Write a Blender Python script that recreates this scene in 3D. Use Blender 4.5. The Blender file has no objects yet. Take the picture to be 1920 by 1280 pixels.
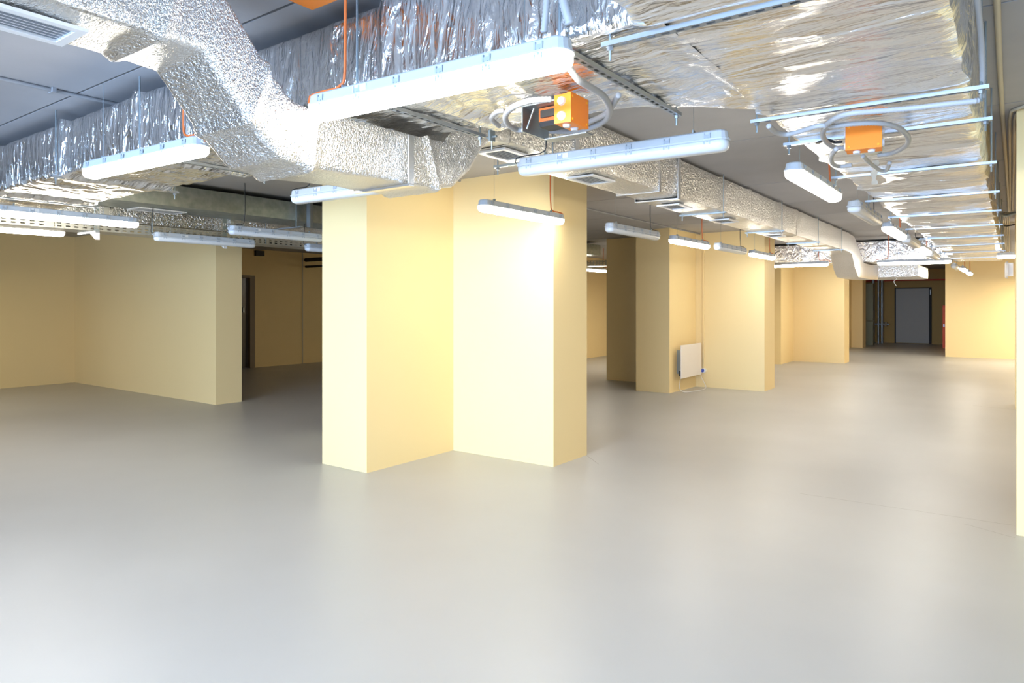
import bpy, math, random
from mathutils import Vector, noise, Matrix

# ---------------------------------------------------------------- camera, world, lights, exposure
SC = bpy.context.scene
COL = SC.collection
EYE = 1.5
YAW = math.atan(935 / 1280)            # the long axis of the hall (+Y) meets the horizon towards the picture's edge
cam_d = bpy.data.cameras.new('camera')
cam_d.sensor_width = 36.0
cam_d.lens = 36.0 * 1280 / 1920
cam_d.shift_y = -72 / 1920
cam_d.clip_start = 0.02
cam = bpy.data.objects.new('camera', cam_d)
COL.objects.link(cam)
cam.location = (0, 0, EYE)
cam.rotation_euler = (math.pi / 2, 0, YAW)
SC.camera = cam

SC.view_settings.view_transform = 'Standard'
SC.view_settings.look = 'None'
SC.view_settings.gamma = 1.0
SC.view_settings.use_curve_mapping = False
SC.view_settings.exposure = 0.42
try:
    SC.cycles.use_denoising = True
    SC.cycles.max_bounces = 10
    SC.cycles.diffuse_bounces = 6
    SC.cycles.glossy_bounces = 4
    SC.cycles.sample_clamp_indirect = 6.0
except Exception:
    pass

LAMP = 36.0                            # radiance of a lit diffuser
W = bpy.data.worlds.new('world')
SC.world = W
W.use_nodes = True
W.node_tree.nodes['Background'].inputs[0].default_value = (0.6, 0.7, 0.9, 1)
W.node_tree.nodes['Background'].inputs[1].default_value = 0.15


def area_light(name, loc, rot, sx, sy, power, colr):
    d = bpy.data.lights.new(name, 'AREA')
    d.shape = 'RECTANGLE'
    d.size = sx
    d.size_y = sy
    d.energy = power
    d.color = colr
    o = bpy.data.objects.new(name, d)
    COL.objects.link(o)
    o.location = loc
    o.rotation_euler = rot
    return o


# added fill: a wide cool panel behind the camera and small unseen lights
cool_fill = area_light('cool_fill_behind_camera', (-1.2, -7.0, 1.45), (math.radians(90), 0, math.radians(6)), 7.0, 2.3, 540, (0.45, 0.66, 1.0))
cool_fill.data.spread = math.radians(95)
for _x, _y in ((-1.7, -0.8), (-3.9, -0.9), (1.3, 0.6)):
    area_light('small_fill_behind_camera', (_x, _y, 2.2), (0, 0, 0), 1.1, 0.1, 26, (0.80, 0.90, 1.0))
for _x, _y, _p in ((-9.8, 1.4, 20), (-12.4, 2.4, 20), (1.9, 9.0, 30), (2.0, 16.0, 40), (1.9, 20.0, 50), (0.75, 21.2, 55), (-6.6, 15.6, 40), (-6.8, 21.5, 30)):
    area_light('fill_out_of_view', (_x, _y, 2.2), (0, 0, 0), 0.1, 1.1, _p, (1.0, 0.88, 0.66))  # added fill to brighten the walls

# ---------------------------------------------------------------- helpers
f_, h_, cx_ = 1280.0, 568.0, 960.0
s_, c_ = math.sin(YAW), math.cos(YAW)


def at(px, py, dz):
    """the point at height EYE+dz that the photograph shows at this pixel"""
    Z = f_ * dz / (h_ - py)
    l = (px - cx_) / f_ * Z
    return Vector((-s_ * Z + c_ * l, c_ * Z + s_ * l, EYE + dz))


def tag(o, label=None, cat=None, group=None, kind=None):
    if label: o['label'] = label
    if cat: o['category'] = cat
    if group: o['group'] = group
    if kind: o['kind'] = kind
    return o


def empty(name, loc=(0, 0, 0), rz=0.0):
    o = bpy.data.objects.new(name, None)
    o.empty_display_size = 0.1
    COL.objects.link(o)
    o.location = loc
    o.rotation_euler = (0, 0, rz)
    return o


def link(name, me, parent=None):
    o = bpy.data.objects.new(name, me)
    COL.objects.link(o)
    if parent is not None:
        o.parent = parent
    return o


class MB:
    def __init__(self):
        self.v = []
        self.f = []

    def quadbox(self, x0, x1, y0, y1, z0, z1, top=True, bottom=True):
        b = len(self.v)
        self.v += [(x0, y0, z0), (x1, y0, z0), (x1, y1, z0), (x0, y1, z0), (x0, y0, z1), (x1, y0, z1), (x1, y1, z1), (x0, y1, z1)]
        fs = [(0, 1, 5, 4), (1, 2, 6, 5), (2, 3, 7, 6), (3, 0, 4, 7)]
        if bottom: fs.append((3, 2, 1, 0))
        if top: fs.append((4, 5, 6, 7))
        self.f += [tuple(b + i for i in q) for q in fs]
        return self

    def cyl(self, p0, p1, r0, r1=None, n=12, caps=True):
        r1 = r0 if r1 is None else r1
        p0, p1 = Vector(p0), Vector(p1)
        d = (p1 - p0).normalized()
        a = d.orthogonal().normalized()
        b_ = d.cross(a)
        b = len(self.v)
        for p, r in ((p0, r0), (p1, r1)):
            for i in range(n):
                t = 2 * math.pi * i / n
                self.v.append(tuple(p + (a * math.cos(t) + b_ * math.sin(t)) * r))
        for i in range(n):
            j = (i + 1) % n
            self.f.append((b + i, b + j, b + n + j, b + n + i))
        if caps:
            self.f.append(tuple(b + i for i in reversed(range(n))))
            self.f.append(tuple(b + n + i for i in range(n)))
        return self

    def tube(self, pts, r, n=8, step=0.03, ring=None):
        """smooth tube through the points; ring = pitch of corrugation"""
        P = smooth_path(pts, step if ring is None else ring / 2)
        b0 = len(self.v)
        up = None
        m = len(P)
        for k, p in enumerate(P):
            t = (P[min(k + 1, m - 1)] - P[max(k - 1, 0)]).normalized()
            if up is None:
                up = t.orthogonal().normalized()
            a = (up - t * up.dot(t))
            a = a.normalized() if a.length > 1e-6 else t.orthogonal().normalized()
            up = a
            b_ = t.cross(a)
            rr = r if ring is None else r * (1.0 if k % 2 else 0.80)
            for i in range(n):
                q = 2 * math.pi * i / n
                self.v.append(tuple(p + (a * math.cos(q) + b_ * math.sin(q)) * rr))
        for k in range(m - 1):
            for i in range(n):
                j = (i + 1) % n
                self.f.append((b0 + k * n + i, b0 + k * n + j, b0 + (k + 1) * n + j, b0 + (k + 1) * n + i))
        self.f.append(tuple(b0 + i for i in reversed(range(n))))
        self.f.append(tuple(b0 + (m - 1) * n + i for i in range(n)))
        return self

    def slotted(self, L, W_, slot, pitch, sw, ax):
        """flat strip of length L, width W_ with one row of real slots; ax(u, v) -> point"""
        n = max(1, int(L / pitch))
        off = (L - n * pitch) / 2
        us = [0.0]
        holes = []
        for i in range(n):
            a = off + i * pitch + (pitch - slot) / 2
            us += [a, a + slot]
            holes.append(len(us) - 2)
        us.append(L)
        vs = [0, (W_ - sw) / 2, (W_ + sw) / 2, W_]
        b = len(self.v)
        for u in us:
            for v in vs:
                self.v.append(tuple(ax(u, v)))
        for i in range(len(us) - 1):
            for j in range(3):
                if j == 1 and i in holes:
                    continue
                self.f.append((b + i * 4 + j, b + (i + 1) * 4 + j, b + (i + 1) * 4 + j + 1, b + i * 4 + j + 1))
        return self

    def mesh(self, name, mat, smooth=False):
        me = bpy.data.meshes.new(name)
        me.from_pydata([tuple(v) for v in self.v], [], self.f)
        me.materials.append(mat)
        if smooth:
            me.polygons.foreach_set('use_smooth', [True] * len(me.polygons))
        me.update()
        return me

    def build(self, name, mat, parent=None, smooth=False):
        return link(name, self.mesh(name, mat, smooth), parent)


def smooth_path(pts, step):
    P = [Vector(p) for p in pts]
    if len(P) == 2:
        n = max(1, int((P[1] - P[0]).length / max(step, 0.001)))
        return [P[0].lerp(P[1], i / n) for i in range(n + 1)]
    Q = [P[0] * 2 - P[1]] + P + [P[-1] * 2 - P[-2]]
    out = []
    for i in range(1, len(Q) - 2):
        p0, p1, p2, p3 = Q[i - 1], Q[i], Q[i + 1], Q[i + 2]
        n = max(1, int((p2 - p1).length / step))
        for k in range(n):
            t = k / n
            out.append(0.5 * ((2 * p1) + (p2 - p0) * t + (2 * p0 - 5 * p1 + 4 * p2 - p3) * t * t + (3 * p1 - p0 - 3 * p2 + p3) * t ** 3))
    out.append(P[-1])
    return out


# ---------------------------------------------------------------- materials
def new_mat(name, colr, rough=0.5, metal=0.0, spec=0.5):
    m = bpy.data.materials.new(name)
    m.use_nodes = True
    b = m.node_tree.nodes['Principled BSDF']
    b.inputs['Base Color'].default_value = (*colr, 1)
    b.inputs['Roughness'].default_value = rough
    b.inputs['Metallic'].default_value = metal
    b.inputs['Specular IOR Level'].default_value = spec
    return m


def add_noise_bump(m, scale, strength, dist=0.01, stretch=(1, 1, 1), detail=4, distortion=0.0, kind='FBM'):
    nt = m.node_tree
    N = nt.nodes
    L = nt.links
    b = N['Principled BSDF']
    tc = N.new('ShaderNodeTexCoord')
    mp = N.new('ShaderNodeMapping')
    mp.inputs['Scale'].default_value = stretch
    nz = N.new('ShaderNodeTexNoise')
    try:
        nz.noise_type = kind
    except Exception:
        pass
    nz.inputs['Scale'].default_value = scale
    nz.inputs['Detail'].default_value = detail
    nz.inputs['Distortion'].default_value = distortion
    bp = N.new('ShaderNodeBump')
    bp.inputs['Strength'].default_value = strength
    bp.inputs['Distance'].default_value = dist
    L.new(tc.outputs['Object'], mp.inputs['Vector'])
    L.new(mp.outputs['Vector'], nz.inputs['Vector'])
    L.new(nz.outputs['Fac'], bp.inputs['Height'])
    prev = b.inputs['Normal'].links[0].from_socket if b.inputs['Normal'].links else None
    if prev is not None:
        L.new(prev, bp.inputs['Normal'])
    L.new(bp.outputs['Normal'], b.inputs['Normal'])
    return nz


def colour_noise(m, scale, c0, c1, lo=0.4, hi=0.6, stretch=(1, 1, 1), detail=5):
    nt = m.node_tree
    N = nt.nodes
    L = nt.links
    b = N['Principled BSDF']
    tc = N.new('ShaderNodeTexCoord')
    mp = N.new('ShaderNodeMapping')
    mp.inputs['Scale'].default_value = stretch
    nz = N.new('ShaderNodeTexNoise')
    nz.inputs['Scale'].default_value = scale
    nz.inputs['Detail'].default_value = detail
    r = N.new('ShaderNodeValToRGB')
    r.color_ramp.elements[0].position = lo
    r.color_ramp.elements[0].color = (*c0, 1)
    r.color_ramp.elements[1].position = hi
    r.color_ramp.elements[1].color = (*c1, 1)
    L.new(tc.outputs['Object'], mp.inputs['Vector'])
    L.new(mp.outputs['Vector'], nz.inputs['Vector'])
    L.new(nz.outputs['Fac'], r.inputs['Fac'])
    L.new(r.outputs['Color'], b.inputs['Base Color'])


M = {}
M['wall'] = new_mat('yellow_wall_paint', (0.85, 0.665, 0.345), 0.62, 0, 0.3)
add_noise_bump(M['wall'], 160, 0.12, 0.002)
colour_noise(M['wall'], 0.7, (0.84, 0.658, 0.338), (0.86, 0.674, 0.352), 0.3, 0.7)
M['floor'] = new_mat('grey_floor_paint', (0.47, 0.465, 0.455), 0.38, 0, 0.5)
colour_noise(M['floor'], 1.1, (0.45, 0.445, 0.435), (0.48, 0.475, 0.465), 0.3, 0.7)
add_noise_bump(M['floor'], 90, 0.05, 0.002)
add_noise_bump(M['floor'], 1.3, 0.05, 0.02, detail=2)
M['crack'] = new_mat('floor_crack_filler', (0.25, 0.23, 0.21), 0.8)
M['ceiling'] = new_mat('grey_ceiling_paint', (0.38, 0.375, 0.385), 0.8, 0, 0.2)
colour_noise(M['ceiling'], 3, (0.37, 0.365, 0.375), (0.40, 0.395, 0.405), 0.3, 0.7)
add_noise_bump(M['ceiling'], 60, 0.1, 0.003)
M['joint'] = new_mat('dark_ceiling_joint', (0.07, 0.07, 0.09), 0.9)
M['ceil_pipe'] = new_mat('ceiling_painted_conduit', (0.30, 0.30, 0.31), 0.5)
M['beige_pipe'] = new_mat('beige_painted_conduit', (0.50, 0.44, 0.33), 0.55)


def foil(name, stretch, rough=0.2, k=1.0, colr=(0.88, 0.88, 0.88)):
    m = new_mat(name, colr, rough, 1.0)
    add_noise_bump(m, 1.0, 0.9, 0.045 * k, stretch, 3, 1.2)
    add_noise_bump(m, 1.0, 0.8, 0.012 * k, tuple(a * 3.1 for a in stretch), 4, 1.8)
    return m


M['foil_bottom'] = foil('aluminium_foil_creased_along_x', (2.4, 10, 5), 0.2, 0.8)
M['foil_side'] = foil('aluminium_foil_creased_upright', (9, 4, 2.4), 0.17, 1.1)
M['foil_far'] = foil('aluminium_foil_far', (9, 9, 6), 0.22, 1.2)


def bubble(name, stretch, dist, rough=0.3):
    m = new_mat(name, (0.84, 0.83, 0.81), rough, 1.0)
    add_noise_bump(m, 5.0, 0.35, 0.03, (1, 1, 1), 2)
    add_noise_bump(m, 1.0, 1.0, dist, stretch, 2, 0.8)
    return m


M['bubble'] = bubble('bubble_foil_near', (52, 125, 90), 0.0095, 0.30)
M['bubble_far'] = bubble('bubble_foil_far', (48, 48, 48), 0.018, 0.32)
M['tape'] = new_mat('aluminium_tape', (0.9, 0.9, 0.9), 0.28, 1.0)
add_noise_bump(M['tape'], 30, 0.2, 0.004)
M['galv'] = new_mat('galvanised_sheet', (0.50, 0.53, 0.49), 0.42, 0.85)
colour_noise(M['galv'], 14, (0.34, 0.38, 0.35), (0.46, 0.49, 0.46), 0.35, 0.65)
M['zinc'] = new_mat('zinc_channel', (0.36, 0.39, 0.42), 0.42, 0.85)
M['zinc_dark'] = new_mat('zinc_rod', (0.36, 0.42, 0.45), 0.4, 0.9)
M['tray'] = new_mat('perforated_tray_zinc', (0.55, 0.53, 0.46), 0.45, 0.7)
M['housing'] = new_mat('light_grey_polycarbonate', (0.50, 0.53, 0.56), 0.38)
M['diff_off'] = new_mat('frosted_diffuser_off', (0.66, 0.69, 0.72), 0.3)
M['clip'] = new_mat('clear_grey_clip', (0.36, 0.40, 0.45), 0.3)
M['paper'] = new_mat('rating_label_paper', (0.72, 0.72, 0.70), 0.6)
M['orange_cable'] = new_mat('orange_cable_sheath', (0.72, 0.16, 0.03), 0.5)
M['black'] = new_mat('black_cable_sheath', (0.02, 0.02, 0.022), 0.5)
M['orange'] = new_mat('orange_box_plastic', (0.92, 0.24, 0.01), 0.4)
M['orange_side'] = new_mat('yellow_orange_box_plastic', (0.95, 0.36, 0.01), 0.4)
M['conduit'] = new_mat('grey_corrugated_conduit', (0.44, 0.44, 0.45), 0.45)
M['gland'] = new_mat('pale_grey_rubber', (0.62, 0.62, 0.64), 0.5)
M['grille'] = new_mat('white_grille_enamel', (0.78, 0.79, 0.80), 0.35)
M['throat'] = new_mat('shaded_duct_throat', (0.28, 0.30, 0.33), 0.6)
M['heater'] = new_mat('white_heater_enamel', (0.80, 0.74, 0.68), 0.4)
M['white'] = new_mat('white_plastic', (0.78, 0.76, 0.73), 0.4)
M['blue'] = new_mat('blue_plug_plastic', (0.03, 0.07, 0.38), 0.4)
M['door_grey'] = new_mat('grey_steel_door', (0.30, 0.27, 0.22), 0.5)
M['door_black'] = new_mat('black_door_leaf', (0.012, 0.012, 0.014), 0.25)
M['jamb'] = new_mat('door_frame_brown', (0.24, 0.19, 0.13), 0.6)
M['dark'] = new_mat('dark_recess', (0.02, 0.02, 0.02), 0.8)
M['red'] = new_mat('red_enamel', (0.85, 0.09, 0.005), 0.5)
M['red_pipe'] = new_mat('red_painted_pipe', (0.45, 0.05, 0.02), 0.5)
M['foam'] = new_mat('pale_mounting_foam', (0.75, 0.70, 0.58), 0.8)
M['olive'] = new_mat('olive_panel', (0.20, 0.19, 0.10), 0.5)

em = bpy.data.materials.new('lit_diffuser')
em.use_nodes = True
b = em.node_tree.nodes['Principled BSDF']
b.inputs['Base Color'].default_value = (0.8, 0.8, 0.8, 1)
b.inputs['Emission Color'].default_value = (1.0, 0.94, 0.82, 1)
b.inputs['Emission Strength'].default_value = LAMP
M['lit'] = em

# ---------------------------------------------------------------- the setting
CZ = 2.75


def structure(name, mb, mat, label=None, cat=None):
    o = mb.build(name, mat)
    return tag(o, label, cat, kind='structure')


structure('floor', MB().quadbox(-14.8, 4.2, -8.3, 29.8, -0.12, 0), M['floor'], 'satin grey painted concrete floor of the whole hall', 'floor')
flo = bpy.data.objects['floor']


def crack(p, q, w):
    p, q = Vector((*p, 0.0006)), Vector((*q, 0.0006))
    d = (q - p).normalized()
    n = Vector((-d.y, d.x, 0)) * w / 2
    random.seed(int(abs(p.x * 100)))
    k = 12
    mb = MB()
    for i in range(k + 1):
        c = p.lerp(q, i / k) + n * random.uniform(-2, 2) * (0 < i < k)
        mb.v += [tuple(c - n), tuple(c + n)]
    for i in range(k):
        mb.f.append((2 * i, 2 * i + 2, 2 * i + 3, 2 * i + 1))
    mb.build('crack', M['crack'], flo)


a0 = at(1099, 853, -EYE); a1 = at(1122, 870, -EYE); crack(a0[:2], a1[:2], 0.004)
a0 = at(1500, 925, -EYE); a1 = at(1903, 985, -EYE); crack(a0[:2], a1[:2], 0.0035)
a0 = at(1808, 982, -EYE); a1 = at(1903, 1008, -EYE); crack(a0[:2], a1[:2], 0.003)
a0 = at(1824, 760, -EYE); a1 = at(1903, 768, -EYE); crack(a0[:2], a1[:2], 0.006)

# ceiling: a dark bed with slabs laid against it, open joints between the slabs
cl = structure('ceiling', MB().quadbox(-14.8, 4.2, -8.3, 29.8, CZ + 0.02, CZ + 0.2), M['joint'], 'grey painted ceiling of slabs with dark joints', 'ceiling')
joints = [-8.3, -6.4, -4.8, -3.1, -1.5, 0.2, 1.76, 3.5, 5.28, 7.35, 8.95, 10.35, 11.65, 13.09, 14.3, 15.45, 17.0, 18.6, 20.2, 21.8, 23.5, 25.2, 27, 29.8]
for i in range(len(joints) - 1):
    g = 0.014
    MB().quadbox(-14.8, 4.2, joints[i] + g / 2, joints[i + 1] - g / 2, CZ, CZ + 0.03).build('slab', M['ceiling'], cl)

structure('wall_left', MB().quadbox(-14.5, -14.3, -8.3, 5.55, 0, CZ), M['wall'], 'yellow painted wall meeting the deep corner', 'wall')
structure('wall_back', MB().quadbox(-14.5, 4.0, -8.3, -8.1, 0, CZ), M['wall'])
structure('wall_right', MB().quadbox(3.6, 3.8, -8.1, 29.4, 0, CZ), M['wall'])
structure('wall_partition', MB().quadbox(-14.5, -9.46, 5.55, 5.97, 0, CZ), M['wall'], 'yellow partition wall ending beside the dark doorway passage', 'wall')
# far left wall with the dark doorway
wl = MB()
wl.quadbox(-14.4, -14.2, 5.97, 8.55, 0, CZ)
wl.quadbox(-14.4, -14.2, 9.30, 14.2, 0, CZ)
wl.quadbox(-14.4, -14.2, 8.55, 9.30, 2.14, CZ)
structure('wall_passage', wl, M['wall'], 'dim yellow wall with a dark doorway behind the partition', 'wall')
structure('wall_passage_end', MB().quadbox(-14.2, -9.3, 14.0, 14.2, 0, CZ), M['wall'])
structure('wall_middle', MB().quadbox(-9.5, -9.3, 14.2, 29.4, 0, CZ), M['wall'], 'bright yellow wall seen in the gap between two pillars', 'wall')
structure('wall_far_block', MB().quadbox(-1.48, 3.6, 22.6, 22.85, 0, CZ), M['wall'], 'brightly lit yellow wall closing the aisle beside the grey door lobby', 'wall')
structure('wall_far_return', MB().quadbox(-1.48, -1.28, 22.85, 29.2, 0, CZ), M['wall'])
M['far_wall'] = new_mat('wall_paint_darkened_for_shade', (0.40, 0.25, 0.08), 0.7, 0, 0.3)  # the lobby's lack of light is put into this wall colour
structure('wall_far', MB().quadbox(-9.3, -1.3, 29.2, 29.4, 0, CZ), M['far_wall'], 'end wall of the lobby around the grey door, its shade in the paint', 'wall')
MB().quadbox(-14.197, -14.19, 10.60, 10.63, 0.0, CZ).build('trim_1', M['beige_pipe']).__setitem__('kind', 'structure')

# door in the passage wall
dn = empty('door_1', (-14.3, 8.95, 0)); tag(dn, 'black door leaf standing in the dim passage doorway', 'door', kind='structure')
MB().quadbox(-0.02, 0.02, -0.38, 0.18, 0.01, 2.08).build('door_leaf', M['door_black'], dn)
fr = MB(); fr.quadbox(-0.08, 0.11, 0.22, 0.345, 0, 2.135); fr.quadbox(-0.08, 0.11, -0.398, 0.22, 2.085, 2.138)
fr.build('door_frame', M['jamb'], dn)
MB().quadbox(0.02, 0.05, 0.08, 0.11, 1.28, 1.40).build('door_handle', M['zinc'], dn)
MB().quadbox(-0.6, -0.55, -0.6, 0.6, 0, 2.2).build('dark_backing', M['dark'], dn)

# far grey door
dn = empty('door_2', (-2.93, 29.17, 0)); tag(dn, 'pale grey steel door in the dim far end wall', 'door', kind='structure')
d_ = MB(); d_.quadbox(-0.54, 0.52, -0.05, 0.0, 0.02, 2.04); d_.build('door_leaf', M['door_grey'], dn)
for z0, z1 in ((0.10, 0.78), (0.84, 1.95)):
    MB().quadbox(-0.46, 0.44, -0.062, -0.05, z0, z1).build('door_panel', M['door_grey'], dn)
fr = MB(); fr.quadbox(-0.58, -0.54, -0.06, 0.02, 0, 2.08); fr.quadbox(0.52, 0.60, -0.06, 0.02, 0, 2.08); fr.quadbox(-0.54, 0.52, -0.06, 0.02, 2.04, 2.08)
fr.build('door_frame', M['dark'], dn)
MB().cyl((0.57, -0.10, 1.80), (0.57, -0.10, 2.0), 0.018).build('door_handle', M['zinc'], dn)


def pillar(x, y, label, ya=1.76, xw=1.82, back=0.0):
    """cross-shaped pillar: front arm towards -Y, side arms along X"""
    mb = MB()
    a, b_, c0, c1 = x, x + 0.61, y + 1.16, y + 1.77
    # outline of the cross in plan
    xl, xr, y0, y1 = x - 1.19, x + xw, y, y + 2.9 if back else y + 1.77
    pts = [(a, y0), (b_, y0), (b_, c0), (xr, c0), (xr, c1), (b_, c1)]
    if back: pts += [(b_, y1), (a, y1)]
    pts += [(a, c1), (xl, c1), (xl, c0), (a, c0)]
    if not back:
        pts = [(a, y0), (b_, y0), (b_, c0), (xr, c0), (xr, c1), (xl, c1), (xl, c0), (a, c0)]
    n = len(pts)
    mb.v = [(px, py, 0) for px, py in pts] + [(px, py, CZ) for px, py in pts]
    for i in range(n):
        j = (i + 1) % n
        mb.f.append((i, j, n + j, n + i))
    o = mb.build('pillar', M['wall'])
    tag(o, label, 'pillar', 'cross shaped yellow pillars', 'structure')
    return o


pillar(-5.20, 4.11, 'large cream pillar nearest the camera, stepped in plan', back=1)
pillar(-5.19, 10.71, 'yellow pillar carrying the white wall heater', back=1)
pillar(-5.15, 17.38, 'yellow pillar beyond the heater pillar', back=1)
pillar(-4.95, 24.2, 'narrow yellow pillar face farthest down the aisle', xw=0.95)
pillar(1.22, 4.33, 'yellow pillar edge at the border of the aisle, nearest')
pillar(1.24, 10.83, 'yellow pillar edge behind the nearest one at the aisle border')

# ---------------------------------------------------------------- ducts
def duct(name_, frames, mat_side, mat_bot, parent, amp=0.010, step=0.04, fl0=0.0, fl1=0.0, seed=0, part='duct_section', nscale=(5, 5, 5), caps=(0, 0), fz=0.07):
    """frames: list of (p_left_bottom, p_right_bottom, p_right_top, p_left_top) along the run.
    Skin of the box is gridded and crumpled; fl0/fl1 swell the ends over the flanges."""
    FR = [[Vector(p) for p in fr] for fr in frames]
    cen = [sum(fr, Vector()) / 4 for fr in FR]
    dist = [0.0]
    for i in range(1, len(cen)):
        dist.append(dist[-1] + (cen[i] - cen[i - 1]).length)
    Lt = dist[-1]
    n = max(2, int(Lt / step))
    w = (FR[0][1] - FR[0][0]).length
    hgt = (FR[0][2] - FR[0][1]).length
    nw, nh = max(3, int(w / step)), max(3, int(hgt / step))
    sides = [(0, 1, nw), (1, 2, nh), (2, 3, 3), (3, 0, nh)]
    V, F, mi = [], [], []
    ring = nw + nh + 3 + nh
    for k in range(n + 1):
        s = Lt * k / n
        i = 0
        while i < len(dist) - 2 and dist[i + 1] < s: i += 1
        t = (s - dist[i]) / max(1e-6, dist[i + 1] - dist[i])
        c4 = [FR[i][q].lerp(FR[i + 1][q], t) for q in range(4)]
        cc = sum(c4, Vector()) / 4
        fl = fl0 * max(0, 1 - s / fz) ** 0.6 if s < fz else 0
        e = Lt - s
        fl += fl1 * max(0, 1 - e / fz) ** 0.6 if e < fz else 0
        edge = min(1, s / 0.05, e / 0.05)
        for (qa, qb, m_) in sides:
            A, B = c4[qa], c4[qb]
            d = (B - A).normalized()
            mid = (A + B) / 2
            nrm = (mid - cc)
            nrm = (nrm - d * nrm.dot(d))
            nrm = nrm.normalized() if nrm.length > 1e-6 else Vector((0, 0, 1))
            for j in range(m_):
                u = j / m_
                p = A.lerp(B, u)
                q = Vector((p.x * nscale[0] + seed * 7.3, p.y * nscale[1], p.z * nscale[2]))
                dz = noise.noise(q) * 1.0 + noise.noise(q * 2.3) * 0.6
                bulge = math.sin(math.pi * u) * 0.5 * math.sin(math.pi * min(1, max(0, s / Lt)))
                dd = amp * (dz * (0.35 + 0.65 * edge) + bulge)
                if j == 0:
                    diag = (A - cc).normalized()
                    off = diag * (fl * 1.3 - 0.008 + amp * dz * 0.6)
                else:
                    off = nrm * (fl + dd)
                V.append(p + off)
    for k in range(n):
        off = 0
        for si, (qa, qb, m_) in enumerate(sides):
            for j in range(m_):
                a = k * ring + off + j
                b2 = k * ring + (off + j + 1) % ring
                F.append((a, b2, b2 + ring, a + ring))
                mi.append(1 if si == 0 else 0)
            off += m_
    if caps[0]:
        F.append(tuple(reversed(range(ring)))); mi.append(0)
    if caps[1]:
        F.append(tuple(n * ring + i for i in range(ring))); mi.append(0)
    me = bpy.data.meshes.new(part)
    me.from_pydata([tuple(v) for v in V], [], F)
    me.materials.append(mat_side)
    me.materials.append(mat_bot)
    me.polygons.foreach_set('material_index', mi)
    me.polygons.foreach_set('use_smooth', [True] * len(F))
    me.update()
    me.set_sharp_from_angle(angle=math.radians(48))
    return link(part, me, parent)


def rect_y(y, x0, x1, z0, z1):      # run along Y: left bottom, right bottom, right top, left top
    return ((x0, y, z0), (x1, y, z0), (x1, y, z1), (x0, y, z1))


def rect_x(x, y0, y1, z0, z1):      # run along X: "left" is the near side
    return ((x, y0, z0), (x, y1, z0), (x, y1, z1), (x, y0, z1))


def tape_y(y, x0, x1, z0, z1, w, parent, t=0.006, mat=None):
    mb = MB()
    mb.quadbox(x0 - t, x1 + t, y - w / 2, y + w / 2, z0 - t - 0.002, z0 + 0.002)
    mb.quadbox(x1 - 0.002, x1 + t, y - w / 2, y + w / 2, z0, z1)
    mb.quadbox(x0 - t, x0 + 0.002, y - w / 2, y + w / 2, z0, z1)
    mb.build('tape_band', mat or M['tape'], parent)


E_ = EYE
# --- A: the wide duct down the hall
DA = empty('main_air_duct', (-0.5, 7, 2.5)); DA.location = (0, 0, 0)
tag(DA, 'widest foil wrapped duct running down the hall over slotted hangers', 'air duct')
seamsA = [-4.6, -3.4, -2.2, -0.6, 0.65, 1.86, 3.05, 4.28, 5.5, 6.75, 8.0, 9.25, 10.5, 11.75, 13.0, 14.3, 16.1]
for i in range(len(seamsA) - 1):
    y0, y1 = seamsA[i], seamsA[i + 1]
    xl0 = -0.98 if y0 < 1.5 else -0.89
    xl1 = -0.98 if y1 < 1.5 else -0.89
    sag = 0.02 if 3.0 < y0 < 3.2 else 0.0
    duct('A', [rect_y(y0, xl0, -0.13, E_ + 0.835, E_ + 1.21), rect_y((y0 + y1) / 2, (xl0 + xl1) / 2, -0.13, E_ + 0.835, E_ + 1.21), rect_y(y1, xl1, -0.13, E_ + 0.835, E_ + 1.21)],
         M['foil_bottom'], M['foil_bottom'], DA, amp=0.014 if y0 < 5 else 0.016, step=0.03 if y0 < 5 else 0.05, fl0=0.02, fl1=0.02, seed=1, nscale=(2.2, 6, 4), caps=(i == 0, i == len(seamsA) - 2))

# --- B: the cross duct
DB = empty('cross_air_duct'); tag(DB, 'deep creased foil duct crossing the hall above the two nearest lit lamps', 'air duct')
yb = lambda x: 2.55 if x < -2.1 else (2.55 + (x + 2.1) / 0.85 * 0.15 if x < -1.25 else 2.70 + (x + 1.25) / 0.33 * 0.3)
seamsB = [-7.35, -6.2, -4.98, -3.98, -2.95, -1.95, -0.84]
for i in range(len(seamsB) - 1):
    x0, x1 = seamsB[i], seamsB[i + 1]
    fr = []
    for k in range(9):
        x = x0 + (x1 - x0) * k / 8
        fr.append(rect_x(x, 1.87, yb(x), E_ + 0.839, E_ + 1.18))
    duct('B', fr, M['foil_side'], M['foil_bottom'], DB, amp=0.013, step=0.02, fl0=0.03 if i else 0, fl1=0.03 if i < len(seamsB) - 2 else 0, seed=30, nscale=(9, 5, 2.6), caps=(i == 0, 0))

# --- C/D: the silver duct that dips under B and runs on down the hall
DC = empty('supply_air_duct'); tag(DC, 'silver bubble foil duct that dips under the cross duct and carries grilles', 'air duct')
XL, XR = -2.64, -2.28
Cb = [(-2.2, .89), (1.15, .89), (1.30, .885), (1.38, .79), (1.47, .682), (1.60, .56), (1.75, .541), (1.95, .552), (2.14, .56), (2.50, .562), (2.62, .59), (2.75, .69), (2.86, .83), (2.96, .90), (3.1, .905)]
Ct = [(-2.2, 1.20), (1.22, 1.20), (1.38, 1.10), (1.47, 1.0), (1.55, .90), (1.66, .80), (1.78, .785), (1.95, .792), (2.14, .795), (2.42, .80), (2.55, .81), (2.66, .93), (2.76, 1.08), (2.9, 1.21), (3.1, 1.225)]


def cframe(k):
    (yb_, zb), (yt, zt) = Cb[k], Ct[k]
    return ((XL, yb_, E_ + zb), (XR, yb_, E_ + zb), (XR, yt, E_ + zt), (XL, yt, E_ + zt))


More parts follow.
